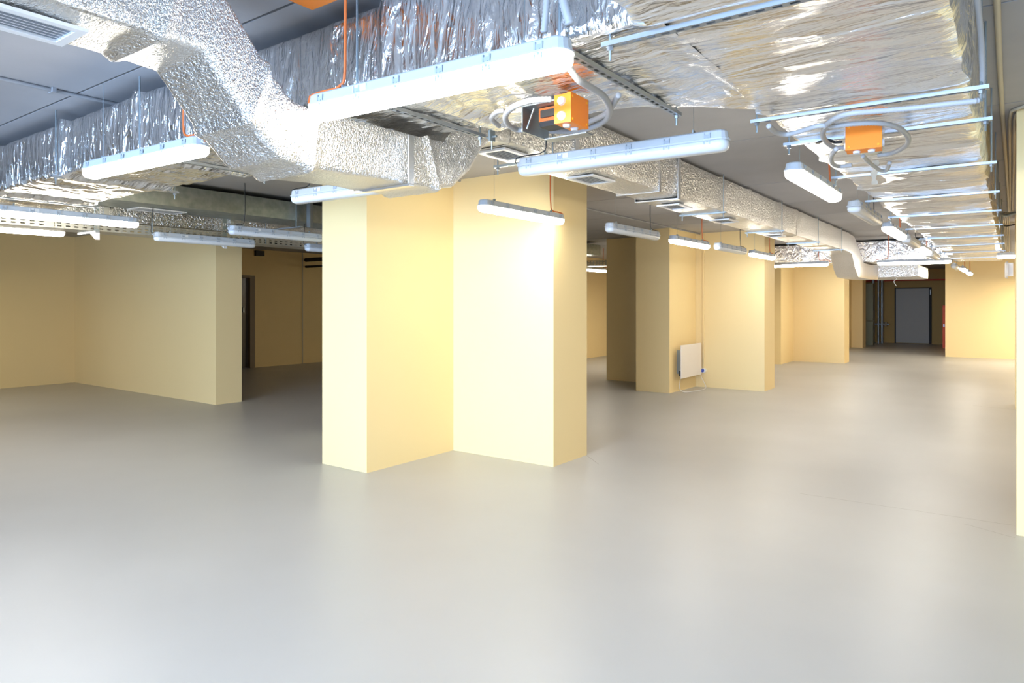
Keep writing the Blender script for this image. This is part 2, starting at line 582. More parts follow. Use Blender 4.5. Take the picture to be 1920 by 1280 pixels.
def csub(k0, k1):
    return [cframe(k) for k in range(k0, k1 + 1)]


f0 = [rect_y(-2.2, XL, XR, E_ + .89, E_ + 1.2), rect_y(-0.2, XL, XR, E_ + .89, E_ + 1.2)]
duct('C', f0, M['bubble'], M['bubble'], DC, 0.006, 0.04, 0, 0.0, 50, caps=(1, 0))
f1 = [rect_y(-0.2, XL, XR, E_ + .89, E_ + 1.2), cframe(1)]
duct('C', f1, M['bubble'], M['bubble'], DC, 0.006, 0.022, 0, 0.018, 50, fz=0.035)
for (k0, k1, fa, fb) in ((1, 4, 0.012, 0.012), (4, 6, 0.012, 0.010), (6, 9, 0.010, 0.010), (9, 14, 0.010, 0.0)):
    duct('C', csub(k0, k1), M['bubble'], M['bubble'], DC, 0.006, 0.018, fa + .006, fb + .006, 50, fz=0.035)
secD = [(3.1, .000), (3.82, .004), (5.12, .004), (5.5, .022), (6.58, .02), (7.47, .02), (8.65, .02), (9.44, .025), (10.63, .02), (11.5, .02), (12.35, .02), (13.0, .02)]
for i in range(len(secD) - 1):
    y0, y1, o = secD[i][0], secD[i + 1][0], secD[i][1]
    duct('D', [rect_y(y0, XL - o, XR + o * .4, E_ + .905 - o * .6, E_ + 1.225), rect_y(y1, XL - o, XR + o * .4, E_ + .905 - o * .6, E_ + 1.225)],
         M['bubble_far'], M['bubble_far'], DC, 0.005, 0.05, 0.010, 0.010, 60)
# second dip, under the far cross duct
Db = [(13.0, .89), (13.35, .87), (13.65, .62), (13.95, .48), (14.6, .47), (15.7, .48), (16.3, .50)]
Dt = [(13.0, 1.22), (13.6, 1.20), (14.1, .98), (14.5, .78), (14.8, .77), (15.7, .77), (16.3, .77)]
fr = [((XL, yb_, E_ + zb), (XR + .01, yb_, E_ + zb), (XR + .01, yt, E_ + zt), (XL, yt, E_ + zt)) for (yb_, zb), (yt, zt) in zip(Db, Dt)]
duct('D', fr, M['bubble_far'], M['bubble_far'], DC, 0.006, 0.05, 0.0, 0.0, 60, caps=(0, 1))
tape_y(5.12, XL - .008, XR + .006, E_ + .897, E_ + 1.225, 0.035, DC)
tape_y(5.5, XL - .02, XR + .012, E_ + .885, E_ + 1.225, 0.05, DC)
tape_y(3.82, XL - .006, XR + .008, E_ + .90, E_ + 1.225, 0.05, DC)
tape_y(2.30, XL - .010, XR + .012, E_ + .555, E_ + .785, 0.035, DC)


def grille(parent, x0, x1, y0, y1, z, along_y=True):
    g = empty('grille'); g.parent = parent; g.location = (0, 0, 0)
    t = 0.028
    fr = MB()
    fr.quadbox(x0, x1, y0, y0 + t, z - 0.012, z)
    fr.quadbox(x0, x1, y1 - t, y1, z - 0.012, z)
    fr.quadbox(x0, x0 + t, y0 + t, y1 - t, z - 0.012, z)
    fr.quadbox(x1 - t, x1, y0 + t, y1 - t, z - 0.012, z)
    base = fr.build('grille_frame', M['grille'], g)
    MB().quadbox(x0 + t, x1 - t, y0 + t, y1 - t, z - .0015, z).build('grille_shade_plate', M['throat'], g)  # dark plate whose colour stands in for shade behind the slats
    n = 6
    for i in range(n):
        x = x0 + t + (x1 - x0 - 2 * t) * (i + 0.5) / n
        s = MB()
        s.v = [(x - .006, y0 + t, z - .007), (x + .004, y0 + t, z - .011), (x + .004, y1 - t, z - .011), (x - .006, y1 - t, z - .007), (x - .006, y0 + t, z - .0055), (x + .004, y0 + t, z - .0095), (x + .004, y1 - t, z - .0095), (x - .006, y1 - t, z - .0055)]
        s.f = [(3, 2, 1, 0), (4, 5, 6, 7), (0, 1, 5, 4), (2, 3, 7, 6), (1, 2, 6, 5), (3, 0, 4, 7)]
        s.build('slat', M['grille'], g)
    return g


grille(DC, -2.60, -2.395, 0.34, 0.97, E_ + .881)
grille(DC, -2.54, -2.34, 3.13, 3.42, E_ + .893)
grille(DC, -2.55, -2.33, 4.14, 4.47, E_ + .893)
grille(DC, -2.56, -2.35, 5.70, 6.02, E_ + .876)
grille(DC, -2.56, -2.35, 7.02, 7.35, E_ + .876)
grille(DC, -2.56, -2.35, 8.95, 9.25, E_ + .876)

# --- far cross duct and the box beyond it
DH = empty('far_cross_duct'); tag(DH, 'wrinkled foil duct crossing the hall at its far end behind the long silver duct', 'air duct')
seamsH = [-6.2, -4.6, -3.5, -2.2, -1.95, -0.895]
for i in range(len(seamsH) - 1):
    x0, x1 = seamsH[i], seamsH[i + 1]
    duct('H', [rect_x(x0, 15.0, 15.75, E_ + .81, E_ + 1.21), rect_x(x1, 15.0, 15.75, E_ + .81, E_ + 1.21)], M['foil_far'], M['foil_far'], DH, 0.016, 0.06, 0.02, 0.02, 90, nscale=(8, 8, 8), caps=(i == 0, 0))
DI = empty('ribbed_far_duct'); tag(DI, 'small ribbed silver duct box hanging low in front of the dark lobby', 'air duct')
for i in range(5):
    x = -2.30 + i * 0.15
    duct('I', [rect_y(16.3 + i * .42, -2.63, -1.55, E_ + .56, E_ + .80), rect_y(16.3 + (i + 1) * .42, -2.63, -1.55, E_ + .56, E_ + .80)], M['bubble_far'], M['bubble_far'], DI, 0.004, 0.08, 0.012, 0.012, 100 + i, caps=(i == 0, i == 4))

# --- ducts on the far left
DE = empty('bare_metal_duct'); tag(DE, 'bare galvanised sheet duct above the perforated cable trays', 'air duct')
yy = [2.75, 4.25, 5.75, 7.25, 8.75, 10.25, 12.5]
for i in range(len(yy) - 1):
    duct('E', [rect_y(yy[i], -7.42, -6.86, E_ + .98, E_ + 1.2), rect_y(yy[i + 1], -7.42, -6.86, E_ + .98, E_ + 1.2)], M['galv'], M['galv'], DE, 0.001, 0.2, 0.004, 0.004, 110 + i, caps=(i == 0, i == len(yy) - 2))
grille(DE, -7.38, -7.12, 3.35, 3.85, E_ + .975)
DF = empty('lower_silver_duct'); tag(DF, 'silver bubble foil duct hung lower beside the bare metal duct', 'air duct')
yy = [0.6, 2.0, 3.2, 4.6, 6.0, 7.4, 8.8, 10.2, 12.5]
for i in range(len(yy) - 1):
    duct('F', [rect_y(yy[i], -8.1, -7.5, E_ + .845, E_ + 1.16), rect_y(yy[i + 1], -8.1, -7.5, E_ + .845, E_ + 1.16)], M['bubble_far'], M['bubble_far'], DF, 0.006, 0.06, 0.008, 0.008, 120 + i, caps=(i == 0, i == len(yy) - 2))
    if i: tape_y(yy[i], -8.11, -7.49, E_ + .84, E_ + 1.16, .05, DF)

# ---------------------------------------------------------------- hangers: slotted channel on two threaded rods
def channel(mb, L):
    """U channel of length L along local x, open side up, slots in its web"""
    w, h = 0.028, 0.015
    mb.slotted(L, w, 0.026, 0.046, 0.012, lambda u, v: (u - L / 2, v - w / 2, 0))
    for sy in (-1, 1):
        y = sy * w / 2
        b = len(mb.v)
        mb.v += [(-L / 2, y, 0), (L / 2, y, 0), (L / 2, y, h), (-L / 2, y, h), (-L / 2, y - sy * .008, h), (L / 2, y - sy * .008, h)]
        mb.f += [(b, b + 1, b + 2, b + 3), (b + 3, b + 2, b + 5, b + 4)]
    return mb


_hc = {}


def hanger(loc, L, rz, label, group, rods=True, rod_top=CZ, thin=False, mat='zinc'):
    root = empty('duct_hanger', loc, rz)
    tag(root, label, 'hanger', group)
    key = (round(L, 3), mat)
    if key not in _hc:
        _hc[key] = channel(MB(), L).mesh('channel', M[mat])
    link('channel', _hc[key], root)
    if rods:
        for sx in (-1, 1):
            x = sx * (L / 2 - 0.025)
            MB().cyl((x, 0, -0.045), (x, 0, rod_top - loc[2]), 0.0045, n=8).build('threaded_rod', M['zinc_dark'], root)
            MB().cyl((x, 0, -0.014), (x, 0, -0.002), 0.011, n=6).build('nut', M['zinc'], root)
    return root


zA = E_ + 0.808
for k, (y, w_) in enumerate([(1.93, 'crossing the wide duct nearest the camera'), (3.13, 'crossing the wide duct just before the square orange box'), (3.68, 'crossing the wide duct behind the square orange box'), (4.84, 'third beyond the square orange box under the wide duct'), (6.12, ''), (7.38, ''), (8.7, ''), (10.1, ''), (11.5, ''), (13.1, ''), (14.8, '')]):
    lab = 'slotted zinc channel ' + w_ if w_ else 'slotted zinc channel under the wide duct, %s from the camera' % ('first', 'second', 'third', 'fourth', 'fifth', 'sixth', 'seventh', 'eighth', 'ninth', 'tenth', 'eleventh')[k]
    xc, L = (-0.505, 0.88) if k else (-0.56, 0.97)
    hanger((xc, y, zA), L, 0.02, lab, 'hangers under the wide duct')
for x, lab, y in ((-6.32, 'slotted channel under the cross duct nearest the picture edge', 2.22), (-5.0, 'slotted channel under the cross duct beside the second lit lamp', 2.22), (-3.88, 'slotted channel under the cross duct behind the second lit lamp', 2.22), (-2.10, 'slotted channel under the cross duct above the dipping silver duct', 2.22), (-1.17, 'slotted channel under the cross duct beside the corrugated conduit loop', 2.335)):
    hanger((x, y, zA + 0.006), 0.83 if x < -2 else 1.0, math.pi / 2, lab, 'hangers under the cross duct')
for y in (3.5, 6.56, 8.66, 10.6, 12.3):
    hanger((-2.46, y, E_ + 0.872), 0.47, 0.0, {3.5: 'small rod hanger under the silver duct behind the unlit lamp', 6.56: 'small rod hanger under the silver duct, nearest fully seen'}.get(y, 'small rod hanger under the silver duct, %s beyond the unlit lamp' % {8.66: 'second', 10.6: 'third', 12.3: 'fourth'}.get(y)), 'hangers under the silver duct', mat='zinc_dark')

# ---------------------------------------------------------------- perforated cable trays
def tray_side(L, h, n_rows, ax):
    mb = MB()
    pitch, hole = 0.075, 0.038
    n = int(L / pitch)
    us = [0.0]
    hu = set()
    for i in range(n):
        us += [i * pitch + 0.018, i * pitch + 0.018 + hole]
        hu.add(len(us) - 2)
    us.append(L)
    vs = [0.0]
    hv = set()
    for j in range(n_rows):
        c = h * (j + 0.65) / (n_rows + 0.3)
        vs += [c - 0.007, c + 0.007]
        hv.add(len(vs) - 2)
    vs.append(h)
    m = len(vs)
    for u in us:
        for v in vs:
            mb.v.append(tuple(ax(u, v)))
    for i in range(len(us) - 1):
        for j in range(m - 1):
            if i in hu and j in hv:
                continue
            mb.f.append((i * m + j, (i + 1) * m + j, (i + 1) * m + j + 1, i * m + j + 1))
    return mb


TR = empty('perforated_cable_tray'); tag(TR, 'long perforated zinc cable tray below the lower silver duct', 'cable tray')
xt0, xt1, zt0, zt1 = -7.72, -7.40, E_ + .725, E_ + .823
for y0, L in ((-0.3, 3.0), (2.7, 3.0), (5.7, 3.0), (8.7, 3.6)):
    tray_side(L - .005, zt1 - zt0, 3, lambda u, v: (xt1, y0 + u, zt0 + v)).build('tray_side', M['tray'], TR)
    tray_side(L - .005, zt1 - zt0, 3, lambda u, v: (xt0, y0 + u, zt0 + v)).build('tray_side', M['tray'], TR)
    MB().quadbox(xt0, xt1, y0, y0 + L - .005, zt0 - .003, zt0).build('tray_floor', M['tray'], TR)
TR2 = empty('perforated_cable_tray'); tag(TR2, 'short perforated tray seen in the gap between two pillars', 'cable tray')
tray_side(2.6, .12, 3, lambda u, v: (-8.9 + u, 12.9, E_ + .80 + v)).build('tray_side', M['tray'], TR2)
MB().quadbox(-8.9, -6.3, 12.9, 13.2, E_ + .797, E_ + .80).build('tray_floor', M['tray'], TR2)
MB().quadbox(-8.9, -8.86, 12.98, 13.06, E_ + .80, CZ - .004).build('strut', M['zinc_dark'], TR2)
MB().quadbox(-6.8, -6.76, 12.98, 13.06, E_ + .80, CZ - .004).build('strut', M['zinc_dark'], TR2)


def tray_support(y, label):
    r = empty('tray_bracket', (-7.36, y, E_ + .70)); tag(r, label, 'bracket', 'brackets carrying the cable tray')
    tray_side(.253, 0.05, 2, lambda u, v: (0.012, v - .025, u + .02)).build('upright', M['zinc_dark'], r)
    MB().quadbox(-0.38, 0.03, -0.02, 0.02, 0.0, 0.020).build('arm', M['zinc'], r)
    mb = MB(); mb.v = [(-0.10, -0.02, 0.0), (0.03, -0.02, 0.0), (0.03, -0.02, -0.07), (-0.10, 0.02, 0.0), (0.03, 0.02, 0.0), (0.03, 0.02, -0.07)]
    mb.f = [(0, 1, 2), (3, 5, 4), (0, 2, 5, 3), (1, 4, 5, 2)]
    mb.build('gusset', M['white'], r)
    MB().cyl((0.0, 0.55, 0.02), (0.0, 0.55, 0.275), 0.006, n=8).build('threaded_rod', M['zinc_dark'], r)


tray_support(3.05, 'tray bracket with white gusset beside the long lit lamp')
tray_support(4.42, 'tray bracket above the lower unlit lamp')
tray_support(5.95, 'tray bracket next to the cream pillar')
o = MB().cyl((-8.03, 4.0, E_ + .797), (-8.03, 12.5, E_ + .797), .04, n=12).build('dark_underside_tube', M['dark'])  # added dark tube, stands in for the dark underside below the tray
tag(o, 'dark tube standing in for a dark underside behind the perforated tray', 'pipe')
for (x, y) in ((-6.8, 5.0),):
    r = empty('pipe_bracket', (x, y, 0)); tag(r, 'thin zinc bracket under the bare metal duct near the cream pillar', 'bracket')
    MB().cyl((0, 0, E_ + .90), (0, 0, CZ), .006).build('threaded_rod', M['zinc_dark'], r)
    MB().quadbox(0.03, 0.10, 0.12, 0.16, E_ + .90, CZ).build('upright', M['zinc'], r)
    MB().quadbox(-0.65, 0.10, -0.02, 0.02, E_ + .885, E_ + .90).build('arm', M['zinc'], r)

# ---------------------------------------------------------------- lamps
LL, LW = 1.16, 0.105


def stadium(L, W_, n=7):
    """plan outline with rounded ends"""
    r = W_ / 2
    pts = []
    for i in range(n + 1):
        t = -math.pi / 2 + math.pi * i / n
        pts.append((L / 2 - r * 0.75 + r * 0.75 * math.cos(t), r * math.sin(t)))
    for i in range(n + 1):
        t = math.pi / 2 + math.pi * i / n
        pts.append((-L / 2 + r * 0.75 + r * 0.75 * math.cos(t), r * math.sin(t)))
    return pts


def loft_levels(levels):
    mb = MB()
    n = None
    for k, (z, inset) in enumerate(levels):
        P = stadium(LL - 2 * inset, LW - 2 * inset)
        n = len(P)
        mb.v += [(x, y, z) for x, y in P]
    for k in range(len(levels) - 1):
        for i in range(n):
            j = (i + 1) % n
            mb.f.append((k * n + i, k * n + j, (k + 1) * n + j, (k + 1) * n + i))
    mb.f.append(tuple(reversed(range(n))))
    mb.f.append(tuple((len(levels) - 1) * n + i for i in range(n)))
    return mb


hous_me = loft_levels([(.047, .001), (.050, -.002), (.056, -.002), (.058, .004), (.088, .008), (.094, .014)]).mesh('housing', M['housing'])
diff_l = [(0.0, .030), (.004, .018), (.012, .008), (.025, .003), (.046, .002)]
diff_on = loft_levels(diff_l).mesh('diffuser', M['lit'], True)
diff_off = loft_levels(diff_l).mesh('diffuser', M['diff_off'], True)
cl_mb = MB()
cl_mb.quadbox(-.016, -.010, 0, .005, .030, .082); cl_mb.quadbox(.010, .016, 0, .005, .030, .082)
cl_mb.quadbox(-.016, .016, 0, .004, .060, .074); cl_mb.quadbox(-.005, .005, 0, .006, .040, .060)
clip_me = cl_mb.mesh('clip', M['clip'])
lab_me = MB().quadbox(-.035, .035, 0, .0015, .060, .084).mesh('rating_label', M['paper'])
br_mb = MB(); br_mb.quadbox(-.022, .022, -.016, .016, .094, .099); br_mb.quadbox(-.003, .003, -.012, .012, .099, .116)
br_me = br_mb.mesh('hanging_bracket', M['zinc_dark'])
wire_me = MB().cyl((0, 0, .11), (0, 0, 1.0), 0.0012, n=5).mesh('suspension_wire', M['zinc_dark'])
gland_me = MB().cyl((0, 0, 0), (0.022, 0, 0), .011, n=10).mesh('cable_gland', M['housing'])


def cable_mesh(zc, mat):
    top = zc
    pts = [(LL / 2 + .005, 0, .070), (LL / 2 + .030, 0, .082), (LL / 2 + .022, 0, .105), (LL / 2 - .05, 0, .112), (LL / 2 - .13, 0, .112), (LL / 2 - .165, 0, .125), (LL / 2 - .175, 0, .17), (LL / 2 - .18, 0.003, .28), (LL / 2 - .18, 0, top)]
    return MB().tube(pts, .0058 if mat is M['orange_cable'] else .0035, 7, 0.02).mesh('power_cable', mat, True)


ZB = E_ + 0.70
cab = {}


def lamp(x, y, rz, lit, label, group, z=None, cable=None, detail=True, tilt=0.0, hang=None):
    z = ZB if z is None else z
    r = empty('linear_lamp', (x, y, z), rz)
    r.rotation_euler = (0, tilt, rz)
    tag(r, label, 'lamp', group)
    link('housing', hous_me, r)
    link('diffuser', diff_on if lit else diff_off, r)
    if detail:
        for i in range(6):
            cx = -LL / 2 + .09 + i * (LL - .18) / 5
            for sy in (-1, 1):
                o = link('clip', clip_me, r)
                o.location = (cx, sy * (LW / 2 - .006), 0)
                if sy < 0: o.rotation_euler = (0, 0, math.pi)
        o = link('rating_label', lab_me, r); o.location = (LL / 2 - .30, LW / 2 - .0045, 0)
    for sx in (-1, 1):
        o = link('hanging_bracket', br_me, r); o.location = (sx * (LL / 2 - .17), 0, 0)
        o = link('suspension_wire', wire_me, r); o.location = (sx * (LL / 2 - .17), 0, 0); o.scale = (1, 1, (hang - z) if hang else (CZ - z))
    colr = cable or ('orange' if lit else 'black')
    key = (colr, round(z, 3))
    if key not in cab:
        cab[key] = cable_mesh(CZ - z, M['orange_cable'] if colr == 'orange' else M['black'])
    if not hang: link('power_cable', cab[key], r)
    else:
        MB().tube([(LL / 2 + .005, 0, .07), (LL / 2 + .03, 0, .09), (LL / 2 + .01, 0, hang - z)], .0035, 6, .02).build('power_cable', M['black'], r, True)
    o = link('cable_gland', gland_me, r); o.location = (LL / 2 - .012, 0, .070)
    return r


PI = math.pi
g1 = 'linear lamps hung across the hall'
g2 = 'linear lamps in a line beside the cream pillar'
g3 = 'linear lamps in a line beside the wide duct'
g4 = 'linear lamps among the cable trays'
lamp(-1.665, 1.765, PI + 0.055, True, 'largest lit lamp, hung before the creased cross duct', g1, z=E_ + .722)
lamp(-3.77, 1.785, 0.04, True, 'lit lamp before the cross duct, one end behind the dipping silver duct', g1, z=E_ + .722)
lamp(-1.62, 3.10, PI + 0.03, False, 'large unlit lamp hanging below the first orange box', g1)
lamp(-3.53, 3.02, PI + 0.03, False, 'unlit lamp partly hidden by the silver duct above the cream pillar', g1)
lamp(-3.27, 4.65, PI / 2, True, 'lit lamp hung in front of the cream pillar corner', g2)
lamp(-3.20, 6.56, PI / 2, False, 'first unlit lamp beyond the cream pillar', g2)
lamp(-3.20, 8.12, PI / 2, True, 'lit lamp in front of the heater, beyond the cream pillar', g2)
lamp(-3.12, 9.40, PI / 2, False, 'second unlit lamp beyond the cream pillar, between two lit ones', g2)
lamp(-3.14, 10.95, PI / 2, True, 'lit lamp at the far corner of the heater pillar', g2)
lamp(-3.12, 17.4, PI / 2, True, 'lit lamp mostly hidden behind the far dip of the silver duct', g2, detail=False)
lamp(-0.99, 4.60, PI / 2, True, 'nearest lit lamp of the line under the wide duct edge', g3)
lamp(-0.98, 6.38, PI / 2, False, 'nearest unlit lamp of the line under the wide duct edge', g3)
lamp(-0.98, 8.15, PI / 2, True, 'second lit lamp of the line beside the wide duct', g3)
lamp(-0.98, 9.65, PI / 2, False, 'second unlit lamp of the line beside the wide duct', g3, detail=False)
lamp(-0.98, 11.10, PI / 2, True, 'third lit lamp of the line beside the wide duct', g3, detail=False)
lamp(-0.98, 12.55, PI / 2, False, 'third unlit lamp of the line beside the wide duct', g3, detail=False)
lamp(-0.92, 16.8, PI / 2, False, 'small unlit lamp before the lit far yellow wall', g3, detail=False)
lamp(-0.84, 18.1, PI / 2, True, 'small lit lamp before the far yellow wall, the nearer of two', g3, detail=False)
lamp(-0.83, 20.4, PI / 2, True, 'small lit lamp closest to the far yellow wall', g3, detail=False)
lamp(-1.42, 14.25, PI + 0.0, True, 'lit lamp hung crosswise before the far cross duct', g1, detail=False)
lamp(-3.36, 13.95, 0.0, True, 'lit lamp hung crosswise behind the heater pillar', g1, detail=False)
lamp(-3.25, 21.8, 0.0, True, 'farthest lit lamp, crosswise before the dark lobby', g1, detail=False)
lamp(0.40, 13.2, 0.0, True, 'lit lamp end showing under the far end of the wide duct', g1, detail=False)
lamp(-6.60, 2.52, -PI / 2, True, 'long lit lamp in front of the perforated tray', g4, hang=E_ + .838)
lamp(-8.08, 2.46, -PI / 2, True, 'lower lit lamp close to the dim yellow wall', g4, hang=E_ + .838)
lamp(-7.12, 4.08, -PI / 2, False, 'unlit lamp hanging below the perforated tray over the partition end', g4, z=E_ + .64, hang=E_ + .976)
lamp(-6.44, 4.50, -PI / 2, False, 'unlit lamp overlapping the perforated tray beside the cream pillar', g4)
lamp(-7.0, 5.86, -PI / 2, False, 'short view of an unlit lamp behind the cream pillar edge', g4, z=E_ + .64, hang=E_ + .976, detail=False)
lamp(-7.5, 13.4, PI / 2, True, 'lit lamp end seen in the gap between two pillars', g4, detail=False)

# ---------------------------------------------------------------- conduits, junction boxes
def conduit(pts, r, label, group=None, name='corrugated_conduit', mat=None, ring=0.012, n=10, cat='conduit'):
    o = MB().tube(pts, r, n, 0.03, ring).build(name, mat or M['conduit'], None, True)
    return tag(o, label, cat, group)


def junction_box(loc, sx, sy, sz, label, rz=0, tilt=0, face='y'):
    r = empty('junction_box', loc, rz); r.rotation_euler = (tilt, 0, rz)
    tag(r, label, 'junction box')
    MB().quadbox(-sx / 2, sx / 2, -sy / 2 + .018, sy / 2, -sz / 2, sz / 2).build('body', M['orange'], r)
    MB().quadbox(-sx / 2 - .002, sx / 2 + .002, -sy / 2, -sy / 2 + .017, -sz / 2 - .002, sz / 2 + .002).build('lid', M['orange'], r)
    for ax in (-1, 1):
        for az in (-1, 1):
            MB().cyl((ax * (sx / 2 - .012), -sy / 2 - .002, az * (sz / 2 - .012)), (ax * (sx / 2 - .012), -sy / 2, az * (sz / 2 - .012)), .005, n=10).build('screw', M['orange_side'], r)
    for az in (-.028, .028):
        for ax in (-1, 1):
            MB().cyl((ax * sx / 2, .004, az), (ax * (sx / 2 + .010), .004, az), .018, .015, n=16).build('gland', M['gland'], r)
    for ax in (-.03, .03):
        MB().cyl((ax, .004, -sz / 2), (ax, .004, -sz / 2 - .010), .016, .013, n=14).build('gland', M['gland'], r)
    return r


# square box under the wide duct
junction_box((-0.535, 3.43, E_ + .745), .142, .07, .115, 'square orange junction box under the wide duct, lid facing the camera', rz=0.08, tilt=-0.1)
zc = .775
P = lambda L_, dz=zc: [at(x, y, dz) for x, y in L_]
conduit(P([(1441, 236), (1455, 248), (1475, 252), (1505, 245), (1535, 236), (1565, 236), (1600, 232), (1650, 231), (1685, 240), (1703, 258), (1697, 274), (1672, 287), (1645, 291)], .765), .012, 'grey corrugated conduit making the wide loop around the square orange box')
conduit(P([(1832, 189), (1760, 197), (1700, 204), (1640, 209), (1590, 214), (1560, 226), (1544, 245), (1546, 262), (1562, 275), (1586, 277)], .765), .012, 'grey corrugated conduit along the channel, bent back into the square orange box')
conduit(P([(1568, 279), (1559, 292), (1560, 305), (1573, 312), (1597, 309)], .74), .012, 'short grey conduit hooked below the square orange box')
conduit(P([(1618, 292), (1628, 303), (1648, 318), (1662, 319), (1668, 305)], .735), .011, 'short grey conduit curled under the square orange box beside the tape')
conduit([at(1832, 189, .765), (-0.09, 3.20, E_ + .80), (-0.085, 3.0, E_ + .92), (-0.09, 2.7, E_ + 1.02), (-0.09, 2.3, E_ + 1.12), (-0.09, 2.0, CZ - .01)], .011, 'grey conduit rising along the outer side of the wide duct')
random.seed(4)
mb = MB()
nn, mm = 12, 7
for i in range(mm + 1):
    for j in range(nn):
        th, ph = math.pi * i / mm, 2 * math.pi * j / nn
        k = 1 + 0.25 * noise.noise(Vector((th * 2, ph * 1.3, 3)))
        mb.v.append((-0.585 + .062 * k * math.sin(th) * math.cos(ph), 3.93 + .10 * k * math.sin(th) * math.sin(ph), E_ + .795 + .03 * k * math.cos(th)))
for i in range(mm):
    for j in range(nn):
        mb.f.append((i * nn + j, (i + 1) * nn + j, (i + 1) * nn + (j + 1) % nn, i * nn + (j + 1) % nn))
tag(mb.build('mounting_foam', M['foam'], None, True), 'pale lump of mounting foam on the wide duct below the orange box', 'foam')
a = at(1641, 300, .76); b2 = at(1639, 346, .70)
mb = MB()
for i in range(9):
    p = a.lerp(b2, i / 8) + Vector((math.sin(i) * .004, math.cos(i * 1.3) * .004, 0))
    wv = .013 + .006 * math.sin(i * 1.9)
    mb.v += [(p.x - wv, p.y, p.z), (p.x + wv, p.y, p.z), (p.x + wv, p.y + .002, p.z), (p.x - wv, p.y + .002, p.z)]
for i in range(8):
    q = i * 4
    mb.f += [(q, q + 1, q + 5, q + 4), (q + 2, q + 3, q + 7, q + 6), (q + 1, q + 2, q + 6, q + 5), (q + 3, q, q + 4, q + 7)]
mb.f += [(0, 3, 2, 1), (32, 33, 34, 35)]
tag(mb.build('masking_tape_strip', M['paper']), 'loose strip of whitish tape dangling below the square orange box', 'tape')
MBt = MB().tube([at(1578, 266, .775), at(1566, 267, .78), at(1551, 262, .79), at(1533, 268, .80)], .007, 8, .02)
tag(MBt.build('black_cable', M['black'], None, True), 'black cable tail plugged into the square orange box', 'cable')

# box beside the big lamp with its actuator
bx = junction_box((-1.385, 2.29, E_ + .745), .135, .075, .11, 'orange junction box beside the fire damper drive, seen edge on', rz=math.pi / 2 + .02)
ac = empty('damper_drive', (-1.56, 2.44, E_ + .76)); tag(ac, 'small orange and black damper drive on a metal plate beside the orange box', 'damper drive')
MB().quadbox(-.10, .10, -.10, .10, .062, .068).build('mounting_plate', M['zinc'], ac)
MB().quadbox(-.10, -.094, -.10, .10, -.04, .062).build('side_plate', M['zinc_dark'], ac)
MB().quadbox(-.045, .055, -.05, .05, .0, .058).build('drive_body', M['orange_cable'], ac)
MB().quadbox(-.03, .04, -.062, -.05, .015, .045).build('drive_cover', M['black'], ac)
MB().quadbox(-.04, .05, -.055, .03, -.022, 0).build('drive_base', M['black'], ac)
MB().cyl((-.08, -.09, -.03), (-.05, -.08, .055), .004).build('lever', M['zinc_dark'], ac)
MB().quadbox(-.09, .12, .06, .12, -.045, -.04).build('bottom_plate', M['zinc'], ac)
conduit(P([(1034, 186), (1010, 187), (985, 191), (960, 202), (948, 217), (952, 232), (968, 243), (985, 243)], .745), .012, 'pale corrugated conduit looping from the first orange box around the damper drive')
conduit([at(1068, 128, .80)] + P([(1085, 150), (1110, 165), (1133, 182), (1143, 205), (1135, 225), (1105, 240), (1070, 246), (1030, 246), (1005, 247)], .765), .013, 'pale conduit making the large loop behind the first orange box')
conduit(P([(1160, 178), (1150, 195), (1138, 212), (1110, 226), (1085, 235)], .775), .012, 'pale conduit running beside the large loop from the slotted channel')
conduit(P([(945, 207), (932, 210), (922, 222), (935, 236)], .79), .011, 'short pale conduit end pressed against the cross duct bottom')
mb = MB().cyl(at(992, 243, .76), at(1018, 255, .745), .017, .014, n=14)
tag(mb.build('conduit_coupler', M['gland'], None, False), 'pale conduit coupler with dark mouth below the damper drive', 'coupler')
MB().quadbox(-.006, .006, -.02, .02, -.02, .03).build('beam_clamp', M['zinc_dark'])
bc = bpy.data.objects['beam_clamp']; bc.location = (-2.02, 2.60, E_ + .80)
tag(bc, 'small dark beam clamp at the far lip of the cross duct', 'clamp')
MB().cyl((0, 0, -.06), (0, 0, .05), .004).build('bolt', M['zinc_dark'], bc)
MB().cyl((-.03, 0, .0), (.03, 0, .0), .006).build('bolt', M['zinc_dark'], bc)

conduit([(-1.19, 1.80, CZ - .005), (-1.19, 1.80, E_ + 1.1), (-1.185, 1.81, E_ + .98), (-1.20, 1.815, E_ + .86)], .0125, 'grey corrugated conduit dropping before the cross duct, the thinner of the pair', 'conduit pair before the cross duct')
conduit([(-1.13, 1.79, CZ - .005), (-1.13, 1.79, E_ + 1.1), (-1.12, 1.80, E_ + .95), (-1.10, 1.81, E_ + .86)], .0165, 'grey corrugated conduit dropping before the cross duct, the thicker of the pair', 'conduit pair before the cross duct')
# ceiling box above the big lamp
cb = empty('ceiling_junction_box', (-2.21, 1.70, CZ - .035)); tag(cb, 'orange junction box on the ceiling above the largest lit lamp', 'junction box')
MB().quadbox(-.10, .10, -.06, .075, 0.0, .035).build('body', M['orange'], cb)
MB().quadbox(-.103, .103, -.063, .078, -.014, 0.0).build('lid', M['orange'], cb)

# ---------------------------------------------------------------- conduits on the ceiling
def ceiling_run(pts, r, label, mat='beige_pipe', group=None, name='ceiling_conduit'):
    o = MB().tube(pts, r, 8, .25).build(name, M[mat], None, True)
    return tag(o, label, 'conduit', group)


